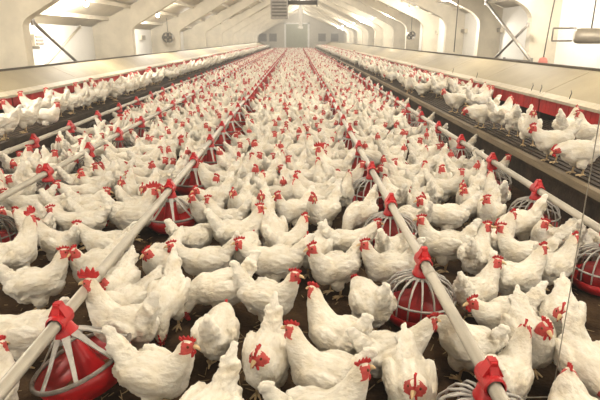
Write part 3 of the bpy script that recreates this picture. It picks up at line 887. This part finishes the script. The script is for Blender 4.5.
# ------------------------------------------------------------------ bracing and wall fixtures
def bar(name, a, b, r, m, label, cat, group=None):
    a, b = Vector(a), Vector(b); bm = bmesh.new(); d_ = b - a
    tube(bm, [(0, 0, 0), d_], r, 8); o = link(name, mesh_of(bm, name, M[m], True)); o.location = a
    for p in (Vector((0, 0, 0)), d_):
        bm = bmesh.new(); box(bm, (p.x - .015, p.y - r * 1.6, p.z - r * 1.8), (p.x + .015, p.y + r * 1.6, p.z + r * 1.8))
        link('end_plate', mesh_of(bm, 'end_plate', M[m]), o)
    return tag(o, label, cat, group)
bar('cross_brace', at_x(33, 22, -4.50), at_x(79, 64, -5.46), .032, 'steel', 'dark diagonal brace falling right across the first left bay', 'brace', 'left bay cross braces')
bar('cross_brace', at_x(43, 68, -5.47), at_x(80, 27, -5.47), .026, 'frame', 'pale diagonal brace rising right across the first left bay', 'brace', 'left bay cross braces')
bar('cross_brace', at_x(486, 2, 5.0), at_x(531, 61, 5.0), .036, 'steel', 'thick diagonal brace falling right in the right wall bay', 'brace', 'right bay cross braces')
bar('cross_brace', at_x(492, 61, 5.15), at_x(528, 25, 5.15), .03, 'steel', 'thin diagonal brace rising right in the right wall bay', 'brace', 'right bay cross braces')
p1 = at_x(504, 59.5, 5.3); p2 = at_x(531, 62, 5.3)
bar('support_bar', p1, p2, .03, 'dark', 'dark bar lying along the back of the right nest lids', 'bar')
def fixture(px, py, x, w, h, label, dep=.1, m='steel'):
    p = at_x(px, py, x); s = 1 if x > 0 else -1
    e = empty('wall_bracket', p, label, 'wall fixture', 'small boxes and brackets on the side walls')
    bm = bmesh.new(); box(bm, (-dep / 2, -w / 2, -h / 2), (dep / 2, w / 2, h / 2)); link('housing', mesh_of(bm, 'housing', M['frame']), e)
    bm = bmesh.new()
    a, b = sorted((-s * dep / 2, -s * (dep / 2 + .02)))
    for k in range(3): box(bm, (a, -w * .4, -h * .38 + k * h * .28), (b, w * .4, -h * .38 + k * h * .28 + h * .16))
    link('vent_slat', mesh_of(bm, 'vent_slat', M[m]), e)
fixture(37, 40, XWL + .05, .40, .24, 'grey air inlet on the left wall behind the dark brace')
fixture(112, 38, XWL + .05, .5, .2, 'small inlet on the left wall beside the second frame')
fixture(142, 37.5, XWL + .05, .5, .16, 'small inlet on the left wall between second and third frames')
fixture(464, 31, XWR - .05, .5, .14, 'small inlet on the right wall in the bay left of the braces')
fixture(436, 32, XWR - .05, .6, .16, 'small inlet on the right wall, two bays left of the braces')
fixture(500, 30, XWR - .05, .45, .14, 'small inlet on the right wall behind the cross braces')
# round fan on the third left frame, dark one on the right
for px, py, x, lab in ((168, 37.5, -4.75, 'round dark fan hung before the third left frame'), (411, 35.5, 5.2, 'round dark fan hung in the far right bays')):
    p = at_x(px, py, x)
    e = empty('circulation_fan', p, lab, 'fan', 'circulation fans')
    bm = bmesh.new()
    tube(bm, [(0, -.12, 0), (0, .12, 0)], .19, 20, cap=False); tube(bm, [(0, .12, 0), (0, -.12, 0)], .17, 20, cap=False); link('fan_ring', mesh_of(bm, 'fan_ring', M['steel'], True), e)
    bm = bmesh.new()
    for k in range(4):
        box(bm, (.02, -.01, -.05), (.16, .01, .05), 0, Matrix.Rotation(k * math.pi / 2, 4, 'Y') @ Matrix.Rotation(.4, 4, 'X'))
    link('blades', mesh_of(bm, 'blades', M['dark']), e)
    bm = bmesh.new(); tube(bm, [(0, 0, .18), (0, 0, roof_z(p.x) - p.z + .03)], .012, 6); link('hanger', mesh_of(bm, 'hanger', M['dark'], True), e)

# cylindrical heater at the right edge
p = at_x(574, 36, 4.7)
e = empty('space_heater', p, 'horizontal grey cylinder heater hanging at the right edge before the white wall', 'heater')
bm = bmesh.new(); rr = .125
prof = [(-.0, .05), (.0, .09), (.03, .115), (.08, rr), (1.5, rr)]
rings_ = [[bm.verts.new((x, r * math.cos(2 * math.pi * k / 24), r * math.sin(2 * math.pi * k / 24))) for k in range(24)] for x, r in prof]
for a, b in zip(rings_, rings_[1:]):
    for k in range(24): bm.faces.new((a[k], a[(k + 1) % 24], b[(k + 1) % 24], b[k]))
bm.faces.new(rings_[0][::-1]); bm.faces.new(rings_[-1])
mx = Matrix.Rotation(R(-16), 4, 'Z')
for v in bm.verts: v.co = mx @ v.co
link('casing', mesh_of(bm, 'casing', M['heater'], True), e)
for x in (.25, 1.0):
    bm = bmesh.new(); tube(bm, [mx @ Vector((x, 0, .1)), (mx @ Vector((x, 0, 0))) + Vector((0, 0, roof_z(p.x + x) - p.z))], .012, 6)
    link('hanger', mesh_of(bm, 'hanger', M['dark'], True), e)
bm = bmesh.new(); q = mx @ Vector((.2, .3, 0))
for a, b in (((-.25, .25, .13), (.15, .25, .13)), ((-.25, .25, .13), (-.25, .25, -.08)), ((-.25, .25, -.08), (.1, .25, -.08))): tube(bm, [a, b], .014, 6)
tube(bm, [(.1, .25, .13), (.1, .02, .08)], .012, 6)
link('side_bracket', mesh_of(bm, 'side_bracket', M['steel'], True), e)

# pull cord with a pink weight by the right frame
pa = at_x(543, 61, 4.05); pb = at_x(555, 0, 4.05)
e = empty('pull_cord', pa, 'dark pull cord by the right frame ending in a pink weight on the lids', 'cord')
bm = bmesh.new(); dv = pb - pa
n_ = (roof_z(4.05) - pa.z) / dv.z
tube(bm, [(0, 0, .03)] + [dv * (t * n_ / 6) + Vector((0, .02 * math.sin(t * .9), 0)) for t in range(1, 7)], .009, 6); link('cord', mesh_of(bm, 'cord', M['dark'], True), e)
bm = bmesh.new(); lathe(bm, [(.01, -.08), (.06, -.075), (.075, -.02), (.06, .04), (.02, .06)], 16); link('weight', mesh_of(bm, 'weight', M['pink'], True), e)

# central hung unit under the ridge
p = at_y(279.5, 9.5, 20.5)
e = empty('hanging_heater', p, 'dark box heater hung under the ridge left of the far door', 'heater')
w = 17 / F * depth(p) / 2
bm = bmesh.new(); box(bm, (-w, -.3, -w * 1.05), (w, .3, w * 1.25)); link('casing', mesh_of(bm, 'casing', M['steel']), e)
bm = bmesh.new()
for k in range(5): box(bm, (-w * .85, -.33, -w * .8 + k * w * .36), (w * .85, -.3, -w * .62 + k * w * .36))
link('louvre', mesh_of(bm, 'louvre', M['dark']), e)
for x in (-w * .8, w * .8):
    bm = bmesh.new(); tube(bm, [(x, 0, w * 1.2), (x, 0, roof_z(p.x + x) - p.z)], .015, 6)
    link('hanger', mesh_of(bm, 'hanger', M['dark'], True), e)
pa, pb = at_y(288, 2.5, 20.5), at_y(317, 2.5, 20.5)
bar('ridge_duct', pa, pb, .08, 'dark', 'dark horizontal duct end beside the hung box heater', 'duct')
pa = at_y(300.5, 1, 26)
e = empty('drop_pipe', (pa.x, 26, 1.9), 'pale vertical drop pipe hanging before the far door', 'pipe')
bm = bmesh.new(); tube(bm, [(0, 0, 0), (0, 0, roof_z(pa.x) - 1.9)], .09, 10); link('tube', mesh_of(bm, 'tube', M['wall'], True), e)
bm = bmesh.new(); tube(bm, [(0, 0, -.06), (0, 0, .04)], .12, 10); link('outlet', mesh_of(bm, 'outlet', M['wall'], True), e)

# thin hanging wires
p0 = at_z(552, 397, .12)
e = empty('hanging_wire', (p0.x, p0.y, .12), 'thin steel wire hanging straight down among the hens at lower right', 'wire')
bm = bmesh.new(); tube(bm, [(0, 0, 0), (0, 0, roof_z(p0.x) - .12)], .0019, 6); link('strand', mesh_of(bm, 'strand', M['galv'], True), e)
p1 = at_z(508, 398, .10)
bm = bmesh.new(); tube(bm, [(0, 0, 0), Vector(p1) - Vector((p0.x, p0.y, .12))], .0022, 6); link('side_strand', mesh_of(bm, 'side_strand', M['galv'], True), e)
p = at_x(454, 52, 4.0)
e = empty('hanging_wire', p, 'dark thin wire dropping to the right nest lids at mid distance', 'wire')
bm = bmesh.new(); tube(bm, [(0, 0, 0), (0, 0, roof_z(p.x) - p.z)], .012, 6); link('strand', mesh_of(bm, 'strand', M['dark'], True), e)
